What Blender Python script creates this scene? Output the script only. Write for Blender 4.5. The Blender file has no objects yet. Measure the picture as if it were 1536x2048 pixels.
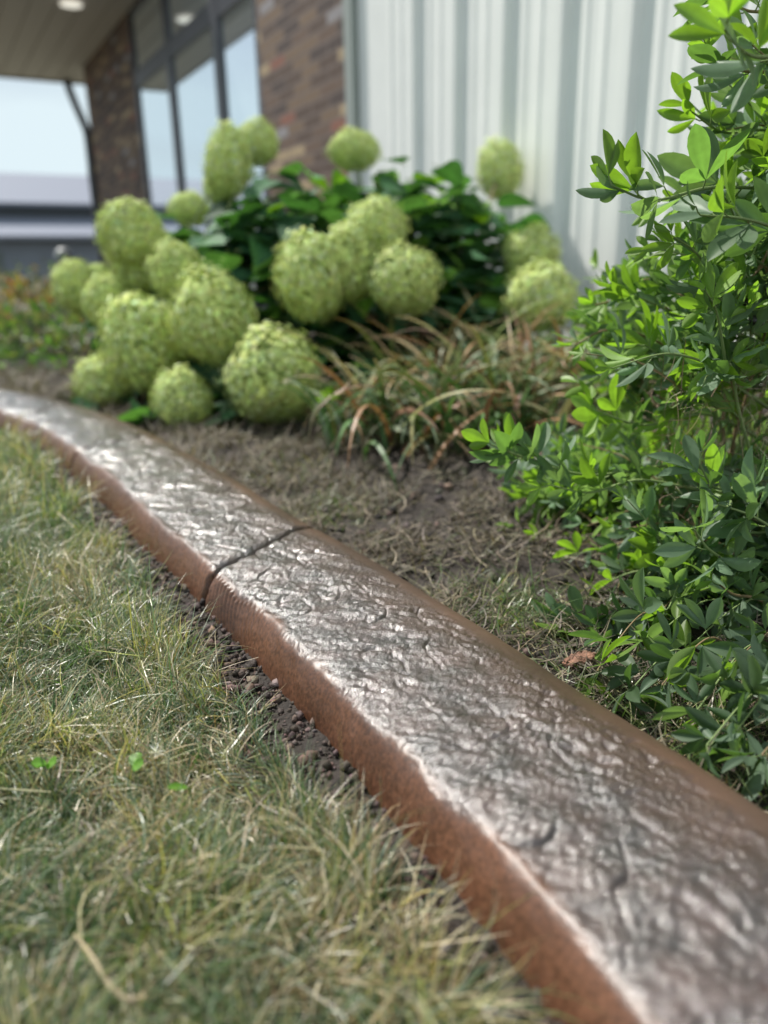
import bpy, math, numpy as np
from mathutils import Vector
R_ = math.radians
rng = np.random.default_rng(7)
scene = bpy.context.scene
C = scene.collection

# ------------------------------------------------------------------ camera
F = 1545.0; TH = R_(17.85); RO = R_(1.05); H = 0.40
cam_d = bpy.data.cameras.new('camera'); cam = bpy.data.objects.new('camera', cam_d); C.objects.link(cam)
scene.camera = cam
cam.location = (0, 0, H)
cam.rotation_mode = 'QUATERNION'
from mathutils import Matrix
cam.rotation_quaternion = (Matrix.Rotation(R_(90) - TH, 4, 'X') @ Matrix.Rotation(-RO, 4, 'Z')).to_quaternion()
cam_d.sensor_fit = 'AUTO'; cam_d.sensor_width = 36.0; cam_d.lens = F / 2048 * 36.0
cam_d.clip_start = 0.02; cam_d.clip_end = 2000
cam_d.dof.use_dof = True; cam_d.dof.focus_distance = 0.68; cam_d.dof.aperture_fstop = 3.0

# ------------------------------------------------------------------ sun and sky
SUN = Vector((-0.74, 0.67, 0)).normalized() * math.cos(R_(53)) + Vector((0, 0, math.sin(R_(53))))
w = bpy.data.worlds.new('World'); scene.world = w; w.use_nodes = True
nt = w.node_tree; nt.nodes.clear()
out = nt.nodes.new('ShaderNodeOutputWorld'); bg = nt.nodes.new('ShaderNodeBackground')
sky = nt.nodes.new('ShaderNodeTexSky'); sky.sky_type = 'NISHITA'; sky.sun_disc = False
sky.sun_elevation = R_(53); sky.sun_rotation = math.atan2(SUN.x, SUN.y); sky.dust_density = 2.0; sky.air_density = 1.0
tc = nt.nodes.new('ShaderNodeTexCoord'); mp = nt.nodes.new('ShaderNodeMapping'); mp.inputs['Scale'].default_value = (1.2, 1.2, 4.5)
nz = nt.nodes.new('ShaderNodeTexNoise'); nz.inputs['Scale'].default_value = 1.7; nz.inputs['Detail'].default_value = 6
cr = nt.nodes.new('ShaderNodeValToRGB'); cr.color_ramp.elements[0].position = .26; cr.color_ramp.elements[1].position = .52
mx = nt.nodes.new('ShaderNodeMix'); mx.data_type = 'RGBA'; mx.inputs['B'].default_value = (8.0, 9.4, 10.0, 1)
L = nt.links.new
L(tc.outputs['Generated'], mp.inputs['Vector']); L(mp.outputs['Vector'], nz.inputs['Vector']); L(nz.outputs['Fac'], cr.inputs['Fac'])
L(cr.outputs['Color'], mx.inputs['Factor']); L(sky.outputs['Color'], mx.inputs['A'])
L(mx.outputs['Result'], bg.inputs['Color']); bg.inputs['Strength'].default_value = 0.068
L(bg.outputs['Background'], out.inputs['Surface'])
sd = bpy.data.lights.new('sun', 'SUN'); sd.energy = 4.7; sd.angle = R_(0.6); sd.color = (1, .955, .88)
so = bpy.data.objects.new('sun', sd); C.objects.link(so); so.location = (-5, 3, 8)
so.rotation_euler = SUN.to_track_quat('Z', 'Y').to_euler()
scene.view_settings.view_transform = 'Standard'; scene.view_settings.look = 'None'
scene.view_settings.exposure = 0.5; scene.view_settings.gamma = 1
scene.render.engine = 'CYCLES'
scene.cycles.max_bounces = 8; scene.cycles.transparent_max_bounces = 6; scene.cycles.caustics_reflective = False
scene.cycles.sample_clamp_indirect = 6

# ------------------------------------------------------------------ helpers
c_, s_ = math.cos(TH), math.sin(TH)
def ray(x, y):
    u = (x - 768) / F; v = (1024 - y) / F
    a = u * math.cos(RO) + v * math.sin(RO); b = -u * math.sin(RO) + v * math.cos(RO)
    return np.array([a, c_ + b * s_, -s_ + b * c_])
def at(x, y, Y):                                   # point seen at photo pixel, Y metres ahead
    r = ray(x, y); return np.array([0, 0, H]) + r * Y / r[1]

def tag(o, label=None, cat=None, group=None, kind=None):
    if label: o['label'] = label
    if cat: o['category'] = cat
    if group: o['group'] = group
    if kind: o['kind'] = kind
    return o
def empty(name, loc, label, cat, group=None):
    o = bpy.data.objects.new(name, None); C.objects.link(o); o.location = loc; o.empty_display_size = .05
    return tag(o, label, cat, group)
def mesh(name, V, Fc, mat, parent=None, smooth=False, attrs=None):
    V = np.asarray(V, dtype=np.float32)
    if parent is not None:
        V = V - np.array(parent.get('_o', tuple(parent.location)), dtype=np.float32)
    me = bpy.data.meshes.new(name)
    if isinstance(Fc, np.ndarray):
        n, k = Fc.shape
        me.vertices.add(len(V)); me.vertices.foreach_set('co', V.ravel())
        me.loops.add(n * k); me.loops.foreach_set('vertex_index', Fc.astype(np.int32).ravel())
        me.polygons.add(n); me.polygons.foreach_set('loop_start', np.arange(0, n * k, k, dtype=np.int32))
        me.polygons.foreach_set('loop_total', np.full(n, k, dtype=np.int32))
    else:
        me.from_pydata([tuple(map(float, v)) for v in V], [], [tuple(int(i) for i in f) for f in Fc])
    me.polygons.foreach_set('use_smooth', np.full(len(me.polygons), bool(smooth)))
    for an, av in (attrs or {}).items():
        av = np.asarray(av, dtype=np.float32)
        if av.ndim == 1:
            a = me.attributes.new(an, 'FLOAT', 'POINT'); a.data.foreach_set('value', av)
        else:
            a = me.attributes.new(an, 'FLOAT_COLOR', 'POINT')
            a.data.foreach_set('color', np.concatenate([av, np.ones((len(av), 1), np.float32)], 1).ravel())
    me.update(calc_edges=True)
    o = bpy.data.objects.new(name, me); C.objects.link(o)
    if mat: me.materials.append(mat)
    if parent is not None: o.parent = parent
    return o

class Geo:                                          # accumulates quads / tris
    def __init__(s): s.V = []; s.F = []; s.Cc = []; s.n = 0
    def add(s, V, Fq, col=None):
        V = np.asarray(V, float); s.V.append(V); s.F.append(np.asarray(Fq, int) + s.n); s.n += len(V)
        if col is None: col = (.5, .5, .5)
        col = np.asarray(col, float)
        if col.ndim == 1: col = np.tile(col, (len(V), 1))
        s.Cc.append(col)
    def box(s, o, ax, ay, az, col=None):            # o corner, three edge vectors
        o, ax, ay, az = [np.asarray(q, float) for q in (o, ax, ay, az)]
        V = [o, o + ax, o + ax + ay, o + ay]; V = V + [v + az for v in V]
        s.add(V, [[0, 3, 2, 1], [4, 5, 6, 7], [0, 1, 5, 4], [1, 2, 6, 5], [2, 3, 7, 6], [3, 0, 4, 7]], col)
    def tube(s, P, r, k=6, col=None):
        P = np.asarray(P, float); n = len(P); r = np.broadcast_to(np.asarray(r, float), (n,))
        T = np.gradient(P, axis=0); T /= np.linalg.norm(T, axis=1)[:, None] + 1e-9
        up = np.array([.13, .21, 1.]) if abs(T[0, 2]) < .9 else np.array([1., .1, 0])
        A = np.cross(T, up); A /= np.linalg.norm(A, axis=1)[:, None] + 1e-9; B = np.cross(T, A)
        th = np.linspace(0, 2 * np.pi, k, endpoint=False)
        V = P[:, None] + r[:, None, None] * (A[:, None] * np.cos(th)[None, :, None] + B[:, None] * np.sin(th)[None, :, None])
        i = np.arange(n - 1)[:, None] * k + np.arange(k)[None]; j = np.arange(n - 1)[:, None] * k + (np.arange(k) + 1)[None] % k
        Fq = np.stack([i, j, j + k, i + k], -1).reshape(-1, 4)
        V = V.reshape(-1, 3)
        m = len(V); V = np.concatenate([V, P[:1], P[-1:]])
        cap = [[m, (a + 1) % k, a, a] for a in range(0)]
        s.add(V, Fq, col)
    def build(s, name, mat, parent=None, smooth=False):
        if not s.V: return None
        return mesh(name, np.concatenate(s.V), np.concatenate(s.F), mat, parent, smooth, {'col': np.concatenate(s.Cc)})

def bez(pts, n=24):                                 # Catmull-Rom through points
    P = np.asarray(pts, float); P = np.concatenate([2 * P[:1] - P[1:2], P, 2 * P[-1:] - P[-2:-1]])
    m = len(P) - 3; t = np.linspace(0, m - 1e-6, n); i = t.astype(int); f = (t - i)[:, None]
    p0, p1, p2, p3 = P[i], P[i + 1], P[i + 2], P[i + 3]
    return .5 * (2 * p1 + (p2 - p0) * f + (2 * p0 - 5 * p1 + 4 * p2 - p3) * f ** 2 + (3 * p1 - p0 - 3 * p2 + p3) * f ** 3)

def perlin(x, y, seed=0):
    x = np.asarray(x, float); y = np.asarray(y, float)
    g = np.random.default_rng(seed).uniform(0, 2 * np.pi, (256, 256))
    xi = np.floor(x).astype(int); yi = np.floor(y).astype(int); xf = x - xi; yf = y - yi
    u = xf ** 3 * (xf * (xf * 6 - 15) + 10); v = yf ** 3 * (yf * (yf * 6 - 15) + 10)
    def gr(a, b):
        t = g[(xi + a) & 255, (yi + b) & 255]; return np.cos(t) * (xf - a) + np.sin(t) * (yf - b)
    return ((gr(0, 0) * (1 - u) + gr(1, 0) * u) * (1 - v) + (gr(0, 1) * (1 - u) + gr(1, 1) * u) * v) * 1.5
def fbm(x, y, o=4, seed=0):
    r = 0; a = 1; t = 0
    for k in range(o): r = r + a * perlin(x * 2 ** k, y * 2 ** k, seed + k); t += a; a *= .5
    return r / t

# ------------------------------------------------------------------ materials
def mat(name, col=(.5, .5, .5), rough=.6, attr=None, trans=0, tint=(1.9, 2.0, .55), spec=.5, metal=0, noise=0, nscale=40, bump=0, bscale=200, coat=0, bdist=.002):
    m = bpy.data.materials.new(name); m.use_nodes = True; t = m.node_tree; p = t.nodes['Principled BSDF']; l = t.links.new
    p.inputs['Roughness'].default_value = rough; p.inputs['Metallic'].default_value = metal
    p.inputs['Specular IOR Level'].default_value = spec; p.inputs['Coat Weight'].default_value = coat
    co = t.nodes.new('ShaderNodeTexCoord')
    if attr:
        a = t.nodes.new('ShaderNodeAttribute'); a.attribute_name = attr; src = a.outputs['Color']
    else:
        a = t.nodes.new('ShaderNodeRGB'); a.outputs[0].default_value = (*col, 1); src = a.outputs[0]
    if noise:
        n = t.nodes.new('ShaderNodeTexNoise'); n.inputs['Scale'].default_value = nscale; n.inputs['Detail'].default_value = 5
        l(co.outputs['Object'], n.inputs['Vector'])
        mr = t.nodes.new('ShaderNodeMapRange'); mr.inputs['From Min'].default_value = .3; mr.inputs['From Max'].default_value = .7
        mr.inputs['To Min'].default_value = 1 - noise; mr.inputs['To Max'].default_value = 1 + noise; l(n.outputs['Fac'], mr.inputs['Value'])
        mm = t.nodes.new('ShaderNodeVectorMath'); mm.operation = 'SCALE'; l(src, mm.inputs[0]); l(mr.outputs['Result'], mm.inputs['Scale']); src = mm.outputs[0]
    l(src, p.inputs['Base Color'])
    if bump:
        n = t.nodes.new('ShaderNodeTexNoise'); n.inputs['Scale'].default_value = bscale; n.inputs['Detail'].default_value = 4
        l(co.outputs['Object'], n.inputs['Vector']); b = t.nodes.new('ShaderNodeBump'); b.inputs['Strength'].default_value = bump; b.inputs['Distance'].default_value = bdist
        l(n.outputs['Fac'], b.inputs['Height']); l(b.outputs['Normal'], p.inputs['Normal'])
    if trans:
        tr = t.nodes.new('ShaderNodeBsdfTranslucent'); ms = t.nodes.new('ShaderNodeMixShader'); ms.inputs['Fac'].default_value = trans
        hs = t.nodes.new('ShaderNodeVectorMath'); hs.operation = 'MULTIPLY'; l(src, hs.inputs[0]); hs.inputs[1].default_value = tint
        l(hs.outputs[0], tr.inputs['Color']); l(p.outputs['BSDF'], ms.inputs[1]); l(tr.outputs['BSDF'], ms.inputs[2])
        l(ms.outputs['Shader'], t.nodes['Material Output'].inputs['Surface'])
    return m
M = {}
M['leaf'] = mat('leaf_matte', attr='col', rough=.5, trans=.42, tint=(1.8, 2.0, .6), spec=.5, noise=.12, nscale=90)
M['hleaf'] = mat('hydrangea_leaf', attr='col', rough=.65, trans=.22, spec=.22, noise=.2, nscale=30, bump=.4, bscale=60)
M['petal'] = mat('petal', attr='col', rough=.75, trans=.12, spec=.15, tint=(1.1, 1.15, .7))
M['lily'] = mat('lily_leaf', attr='col', rough=.5, trans=.22, spec=.4, tint=(1.1, 1.2, .8))
M['grass'] = mat('grass_blade', attr='col', rough=.36, trans=.32, spec=.7, tint=(1.5, 1.7, .7))
M['straw'] = mat('dry_straw', attr='col', rough=.6, trans=.1, spec=.3)
M['stem'] = mat('stem', attr='col', rough=.55, spec=.3)
M['soil'] = mat('soil', col=(.05, .034, .026), rough=.85, spec=.3, noise=.5, nscale=60, bump=1, bscale=260, bdist=.003)
M['clod'] = mat('soil_clod', attr='col', rough=.7, spec=.4, noise=.4, nscale=120, bump=.8, bscale=500)

# ------------------------------------------------------------------ curb path
ctrl = [(.19, -.30), (.165, -.10), (.150, .05), (.128, .17), (.101, .262), (.0770, .318), (.047, .375), (.000, .455), (-.042, .535), (-.095, .625),
        (-.140, .703), (-.187, .780), (-.242, .862), (-.312, .975), (-.395, 1.118), (-.51, 1.295), (-.665, 1.53), (-.87, 1.775), (-1.12, 2.01), (-1.43, 2.22), (-1.85, 2.42), (-2.5, 2.45), (-3.6, 2.62)]
CP = bez(np.array([(a, b, 0) for a, b in ctrl]), 1600)[:, :2]
k = np.ones(41) / 41
CPp = np.concatenate([np.repeat(CP[:1], 20, 0), CP, np.repeat(CP[-1:], 20, 0)])
CP = np.stack([np.convolve(CPp[:, i], k, 'valid') for i in (0, 1)], 1)[12:-12]
sl = np.concatenate([[0], np.cumsum(np.hypot(*np.diff(CP, axis=0).T))])
Tn = np.gradient(CP, axis=0); Tn /= np.linalg.norm(Tn, axis=1)[:, None]
Nn = np.stack([Tn[:, 1], -Tn[:, 0]], 1)            # to the right (bed side)
def cpos(s, u):                                     # left top edge is u=0
    x = np.interp(s, sl, CP[:, 0]); y = np.interp(s, sl, CP[:, 1]); nx = np.interp(s, sl, Nn[:, 0]); ny = np.interp(s, sl, Nn[:, 1])
    return x + nx * u, y + ny * u
def s_of(px, py):
    d = np.hypot(CP[:, 0] - px, CP[:, 1] - py); return sl[d.argmin()]
from mathutils import kdtree
kd = kdtree.KDTree(len(CP[::6]))
for i, p in enumerate(CP[::6]): kd.insert((p[0], p[1], 0), i)
kd.balance()
def side_dist(X, Y):                                # signed distance right of the left top edge
    out_ = np.empty(len(X)); q = CP[::6]; nn = Nn[::6]
    for i in range(0, len(X), 4000):
        a = X[i:i + 4000, None] - q[None, :, 0]; b = Y[i:i + 4000, None] - q[None, :, 1]
        j = (a * a + b * b).argmin(1); r = np.arange(len(j))
        out_[i:i + 4000] = a[r, j] * nn[j, 0] + b[r, j] * nn[j, 1]
    return out_

# ------------------------------------------------------------------ ground
def ground_z(X, Y, D):
    z = .012 * fbm(X * 3, Y * 3, 3, 3)
    lawn = np.clip((-.055 - D) / .03, 0, 1); bed = np.clip((D - .176) / .03, 0, 1); tr = 1 - np.maximum(lawn, bed)
    z = z * .6 + .030 + lawn * .014 + bed * (.006 + .02 * np.clip((D - .2) / .5, 0, 1)) + .018 * tr
    return z
lx = np.concatenate([-np.geomspace(.9, 4.5, 60)[::-1], np.linspace(-.9, .8, 340)[1:], np.geomspace(.8, 4, 50)[1:]])
ly = np.concatenate([np.linspace(-1.5, .14, 20), np.linspace(.15, 1.4, 250), np.geomspace(1.4, 7, 120)[1:]])
GX, GY = np.meshgrid(lx, ly); gx, gy = GX.ravel(), GY.ravel(); GD = side_dist(gx, gy)
gz = ground_z(gx, gy, GD)
rough_amt = np.exp(-((GD + .03) / .035) ** 2) + np.clip((GD - .15) / .05, 0, 1) * .8
gz += rough_amt * (.006 * fbm(gx * 45, gy * 45, 4, 11) + .004 * np.abs(fbm(gx * 110, gy * 110, 3, 21)))
edge_f = np.minimum(np.clip((4.2 - np.abs(gx)) / .4, 0, 1), np.clip((6.6 - gy) / .5, 0, 1)) ; gz = gz * edge_f - .05 * (1 - edge_f)
nxx, nyy = len(lx), len(ly)
i0 = (np.arange(nyy - 1)[:, None] * nxx + np.arange(nxx - 1)[None]).ravel()
FQ = np.stack([i0, i0 + 1, i0 + nxx + 1, i0 + nxx], 1)
lawnness = np.clip((-.06 - GD) / .02, 0, 1)
gm = mat('garden_soil', attr='col', rough=.8, spec=.35, noise=.45, nscale=70, bump=1, bscale=300, bdist=.003)
gcol = np.array([.030, .023, .019])[None] * (1 - lawnness[:, None]) + np.array([.050, .045, .024])[None] * lawnness[:, None]
g = mesh('soil', np.stack([gx, gy, gz], 1), FQ, gm, None, True, {'col': gcol}); tag(g, kind='structure')
# the wide ground, one sheet to the horizon
gr = mat('wide_ground', col=(.10, .095, .07), rough=.9, noise=.35, nscale=.9)
v = []; f = []
xs = np.array([-900, -200, -50, -15, -4.4, 4, 15, 60, 200, 900.]); ys = np.array([-200, -40, -1.4, 6.6, 12, 20, 40, 90, 300, 1200.])
XX, YY = np.meshgrid(xs, ys); ZZ = -.055 - .012 * np.clip(YY - 8, 0, 50)
i0 = (np.arange(len(ys) - 1)[:, None] * len(xs) + np.arange(len(xs) - 1)[None]).ravel()
tag(mesh('ground', np.stack([XX.ravel(), YY.ravel(), ZZ.ravel()], 1), np.stack([i0, i0 + 1, i0 + len(xs) + 1, i0 + len(xs)], 1), gr), kind='structure')

# ------------------------------------------------------------------ curb
def curb_material():
    m = bpy.data.materials.new('stamped_concrete'); m.use_nodes = True; t = m.node_tree; p = t.nodes['Principled BSDF']; l = t.links.new
    co = t.nodes.new('ShaderNodeTexCoord'); a = t.nodes.new('ShaderNodeAttribute'); a.attribute_name = 'top'
    def noise(sc, det=5, r=.5):
        n = t.nodes.new('ShaderNodeTexNoise'); n.inputs['Scale'].default_value = sc; n.inputs['Detail'].default_value = det; n.inputs['Roughness'].default_value = r
        l(co.outputs['Object'], n.inputs['Vector']); return n
    def ramp(src, a0, a1, c0, c1):
        r = t.nodes.new('ShaderNodeValToRGB'); r.color_ramp.elements[0].position = a0; r.color_ramp.elements[1].position = a1
        r.color_ramp.elements[0].color = (*c0, 1); r.color_ramp.elements[1].color = (*c1, 1); l(src, r.inputs['Fac']); return r.outputs['Color']
    n1 = noise(38); n2 = noise(320, 3); n3 = noise(9)
    side = ramp(n2.outputs['Fac'], .35, .68, (.066, .029, .015), (.145, .066, .036))
    top = ramp(n1.outputs['Fac'], .35, .68, (.016, .010, .010), (.066, .038, .034))
    sidev = ramp(n3.outputs['Fac'], .35, .65, (.62, .55, .5), (1.15, 1.1, 1.1)); sm_ = t.nodes.new('ShaderNodeVectorMath'); sm_.operation = 'MULTIPLY'; l(side, sm_.inputs[0]); l(sidev, sm_.inputs[1]); side = sm_.outputs[0]
    rim = ramp(n3.outputs['Fac'], .3, .7, (.050, .031, .022), (.105, .060, .040))
    rimf = t.nodes.new('ShaderNodeAttribute'); rimf.attribute_name = 'rim'
    m0 = t.nodes.new('ShaderNodeMix'); m0.data_type = 'RGBA'; l(rimf.outputs['Fac'], m0.inputs['Factor']); l(side, m0.inputs['A']); l(rim, m0.inputs['B'])
    m1 = t.nodes.new('ShaderNodeMix'); m1.data_type = 'RGBA'; l(a.outputs['Fac'], m1.inputs['Factor']); l(m0.outputs['Result'], m1.inputs['A'])
    mt = t.nodes.new('ShaderNodeMix'); mt.data_type = 'RGBA'; ff = t.nodes.new('ShaderNodeMath'); ff.operation = 'MULTIPLY'; l(rimf.outputs['Fac'], ff.inputs[0]); ff.inputs[1].default_value = .55
    l(ff.outputs[0], mt.inputs['Factor']); l(top, mt.inputs['A']); l(rim, mt.inputs['B']); l(mt.outputs['Result'], m1.inputs['B'])
    l(m1.outputs['Result'], p.inputs['Base Color'])
    rg = t.nodes.new('ShaderNodeMapRange'); l(a.outputs['Fac'], rg.inputs['Value']); rg.inputs['To Min'].default_value = .42; rg.inputs['To Max'].default_value = .34
    l(rg.outputs['Result'], p.inputs['Roughness'])
    p.inputs['Specular IOR Level'].default_value = .4
    cw = t.nodes.new('ShaderNodeMapRange'); l(a.outputs['Fac'], cw.inputs['Value']); cw.inputs['To Min'].default_value = .12; cw.inputs['To Max'].default_value = 1.0; cq = t.nodes.new('ShaderNodeMath'); cq.operation = 'MULTIPLY_ADD'; l(rimf.outputs['Fac'], cq.inputs[0]); cq.inputs[1].default_value = -.5; cq.inputs[2].default_value = 1; ck = t.nodes.new('ShaderNodeMath'); ck.operation = 'MULTIPLY'; l(cw.outputs['Result'], ck.inputs[0]); l(cq.outputs[0], ck.inputs[1]); l(ck.outputs[0], p.inputs['Coat Weight'])
    cr_ = t.nodes.new('ShaderNodeMapRange'); l(a.outputs['Fac'], cr_.inputs['Value']); cr_.inputs['To Min'].default_value = .45; cr_.inputs['To Max'].default_value = .15; l(cr_.outputs['Result'], p.inputs['Coat Roughness']); p.inputs['Coat IOR'].default_value = 1.8
    b = t.nodes.new('ShaderNodeBump'); b.inputs['Distance'].default_value = .0009
    nb = noise(620, 3, .6); st = t.nodes.new('ShaderNodeMapRange'); l(a.outputs['Fac'], st.inputs['Value']); st.inputs['To Min'].default_value = .25; st.inputs['To Max'].default_value = 1.0
    l(st.outputs['Result'], b.inputs['Strength']); l(nb.outputs['Fac'], b.inputs['Height']); l(b.outputs['Normal'], p.inputs['Normal']); l(b.outputs['Normal'], p.inputs['Coat Normal'])
    return m
M['curb'] = curb_material()
prof = np.array([(-.024, -.02), (-.022, .01), (-.019, .034), (-.015, .054), (-.010, .068), (-.004, .079), (.002, .0855), (.011, .0885), (.04, .0905), (.07, .0905),
                 (.10, .0905), (.135, .0885), (.158, .0835), (.172, .0750), (.181, .062), (.187, .042), (.190, .02), (.191, -.02)])
PB = bez(np.c_[prof, np.zeros(len(prof))], 500)[:, :2]
pl = np.concatenate([[0], np.cumsum(np.hypot(*np.diff(PB, axis=0).T))]); pl /= pl[-1]
def curb_section(s0f, s1f, parent, caps=(True, True), nu=170):
    # s0f/s1f: joint curves, functions of lateral u
    q = np.linspace(0, 1, nu); U = np.interp(q, pl, PB[:, 0]); Z = np.interp(q, pl, PB[:, 1])
    dU = np.gradient(U); dZ = np.gradient(Z); n2 = np.hypot(dU, dZ); NU = -dZ / n2; NZ = dU / n2
    sa = s0f(U); sb = s1f(U); sm0, sm1 = sa.mean(), sb.mean()
    ss = [0.0]
    while ss[-1] < 1:
        s_now = sm0 + (sm1 - sm0) * ss[-1]; y = np.interp(s_now, sl, CP[:, 1]); st = .0010 if y < .85 else .0010 + (y - .85) * .004
        if y < .2: st = .004
        ss.append(ss[-1] + st / (sm1 - sm0))
    ss = np.array(ss) / ss[-1]
    S = sa[None] + (sb - sa)[None] * ss[:, None]
    Uq = np.broadcast_to(U, S.shape); Zq = np.broadcast_to(Z, S.shape)
    # irregular stamped boundary on the lawn side
    e0 = .001 + .0075 * fbm(S * 14, S * 0 + 3.3, 2, 31); e1 = .150 + .008 * fbm(S * 10, S * 0 + 7.7, 4, 41)
    topm = np.clip((Uq - e0) / .008, 0, 1) * np.clip((e1 - Uq) / .012, 0, 1) * (Zq > .05)
    x_, y_ = S, Uq
    wx = x_ + .0055 * fbm(x_ * 22, y_ * 22, 3, 51); wy = y_ + .0055 * fbm(x_ * 22, y_ * 22, 3, 61)
    big = .0030 * fbm(wx * 17, wy * 17, 3, 71)
    c1 = np.abs(perlin(wx * 12 + 3, wy * 23, 81)); crk = -.0042 * np.clip(1 - c1 / .045, 0, 1) * np.clip(.35 + 2.2 * perlin(x_ * 18, y_ * 18, 82), 0, 1)
    c2 = np.abs(perlin(wx * 34, wy * 70 + 9, 83)); crk2 = -.0012 * np.clip(1 - c2 / .11, 0, 1) * np.clip(.3 + 2. * perlin(x_ * 30, y_ * 30, 84), 0, 1)
    # slate-like flakes running obliquely across the curb
    ca, sa_ = math.cos(.6), math.sin(.6); pq = x_ * ca - y_ * sa_ + .004 * fbm(x_ * 40, y_ * 40, 2, 151); qq = x_ * sa_ + y_ * ca + .004 * fbm(x_ * 40, y_ * 40, 2, 152)
    st = fbm(pq * 55, qq * 120, 4, 85); md = np.clip(.75 + 1.1 * perlin(x_ * 16, y_ * 16, 86), .25, 1.5)
    fl = md * (.0015 * st - .0024 * np.clip(-st * 2.6 - .55, 0, 1)) + .0006 * fbm(x_ * 170, y_ * 200, 2, 89) + .0022 * fbm(pq * 18, qq * 34, 2, 160)
    pit = -.0010 * np.clip(fbm(x_ * 190, y_ * 260, 2, 91) * 2.6 - .35, 0, 1)
    fine = .0007 * perlin(x_ * 270, y_ * 300, 95) * np.clip(.8 + 1.2 * perlin(x_ * 40, y_ * 40, 96), .2, 1.6)
    disp = topm * (big + crk + .25 * crk2 + fl + pit + fine)
    # smooth face: faint trowel waves and sand
    face = (1 - topm)
    tw = np.exp(-((S - S_CR + .055) / .05) ** 2) * (Uq < e0) * .0018 * np.sin((S * 1.0 - Zq * .55) * 2 * np.pi / .0085)
    disp = disp + face * (.0006 * fbm(x_ * 60, (Uq + Zq) * 60, 3, 97) + tw)
    disp = disp + .0008 * np.clip(1 - np.abs(Uq - e0) / .005, 0, 1) * (fbm(x_ * 60, y_ * 40, 2, 98) + .3)
    ed = np.minimum(S - sa[None], sb[None] - S)
    disp = disp - .006 * np.clip(1 - ed / .007, 0, 1) ** 2 * (.7 + .6 * perlin(Uq * 90, S * 0 + sm0, 77))
    # small waves of the lawn-side edge line
    shift = .0055 * fbm(S * 11, S * 0 + 1.7, 3, 99) * np.clip(1 - Uq / .05, 0, 1) * np.clip((Zq + .0) / .08, 0, 1)
    Ud = Uq + shift + NU[None] * disp; Zd = Zq + NZ[None] * disp
    X, Y = cpos(S, Ud)
    V = np.stack([X, Y, Zd], -1); TM = topm; RM = np.broadcast_to(np.clip((Uq - .085 + .02 * fbm(S * 9, Uq * 12, 3, 140)) / .05, 0, 1), TM.shape)
    rows = [V]; tms = [TM]; rms = [RM]
    e = V[:1].copy(); e[..., 2] = -.045; f = V[-1:].copy(); f[..., 2] = -.045
    V = np.concatenate([e, V, f]); TM = np.concatenate([TM[:1] * 0 + .6, TM, TM[:1] * 0 + .6]); RM = np.concatenate([RM[:1], RM, RM[-1:]])
    nr, ncl = V.shape[:2]
    i0 = (np.arange(nr - 1)[:, None] * ncl + np.arange(ncl - 1)[None]).ravel()
    Fq = np.stack([i0, i0 + 1, i0 + ncl + 1, i0 + ncl], 1)
    return mesh('curb_section', V.reshape(-1, 3), Fq, M['curb'], parent, True, {'top': TM.ravel(), 'rim': RM.ravel()})
S_CR = s_of(-.187, .775)
def joint(s_base, gap, slope=.62, wob=.006, seed=0):
    def f(u):
        uu = np.clip(u, 0, .17)
        return s_base + slope * uu + .35 * uu * (uu - .16) * 2 + wob * fbm(uu * 28, uu * 0 + seed, 3, 120 + seed) + gap
    return f
curb = empty('garden_curb', (0, .5, 0), 'wet brown stamped concrete edging curving between the lawn and the planting bed', 'garden edging')
s_j2 = s_of(-.56, 1.36); s_j3 = s_of(-.86, 1.70)
cuts = [(0.02, 0, 0, 0), (S_CR, .0075, .50, 3), (s_j2, .005, .35, 4), (s_j3, .0022, .3, 5), (s_of(-1.45, 2.1), .002, .3, 6), (sl[-1] - .1, 0, 0, 7)]
for a, b in zip(cuts[:-1], cuts[1:]):
    curb_section(joint(a[0], a[1] / 2, a[2], .007 if a[1] else 0, a[3]), joint(b[0], -b[1] / 2, b[2], .007 if b[1] else 0, b[3]), curb, nu=200 if a[0] < s_j2 - .2 else 90)

# ------------------------------------------------------------------ ribbons (blades, straws)
def ribbons(root, az, lean, curl, length, width, col, K=6, azd=None, pw=1.4, droop_col=None, flat=0.0):
    N = len(root); t = np.linspace(0, 1, K + 1)
    ang = lean[:, None] + curl[:, None] * t[None] ** pw
    A = az[:, None] + (azd[:, None] * t[None] if azd is not None else 0)
    dx = np.sin(ang) * np.cos(A); dy = np.sin(ang) * np.sin(A); dz = np.cos(ang)
    st = length[:, None] / K
    def cum(d): m = (d[:, 1:] + d[:, :-1]) / 2 * st; return np.concatenate([np.zeros((N, 1)), np.cumsum(m, 1)], 1)
    P = np.stack([cum(dx), cum(dy), cum(dz)], -1) + root[:, None]
    th = A + np.pi / 2 + rng.normal(0, .5, N)[:, None]
    Wd = np.stack([np.cos(th), np.sin(th), rng.normal(0, .35, N)[:, None] * np.ones_like(th)], -1)
    wp = np.clip(np.minimum(1, .65 + t * 2) * (1 - t ** 2.2) + .08, 0, 1)
    h = width[:, None, None] * wp[None, :, None] * .5
    V = np.stack([P - Wd * h, P + Wd * h], 2).reshape(-1, 3)
    b = (np.arange(N) * (K + 1) * 2)[:, None] + (np.arange(K) * 2)[None]
    Fq = np.stack([b, b + 1, b + 3, b + 2], -1).reshape(-1, 4)
    cc = np.repeat(col, (K + 1) * 2, 0)
    if droop_col is not None:
        tt = np.tile(np.repeat(t, 2), N)[:, None] ** 3
        cc = cc * (1 - tt) + np.repeat(droop_col, (K + 1) * 2, 0) * tt
    return V, Fq, cc
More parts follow.
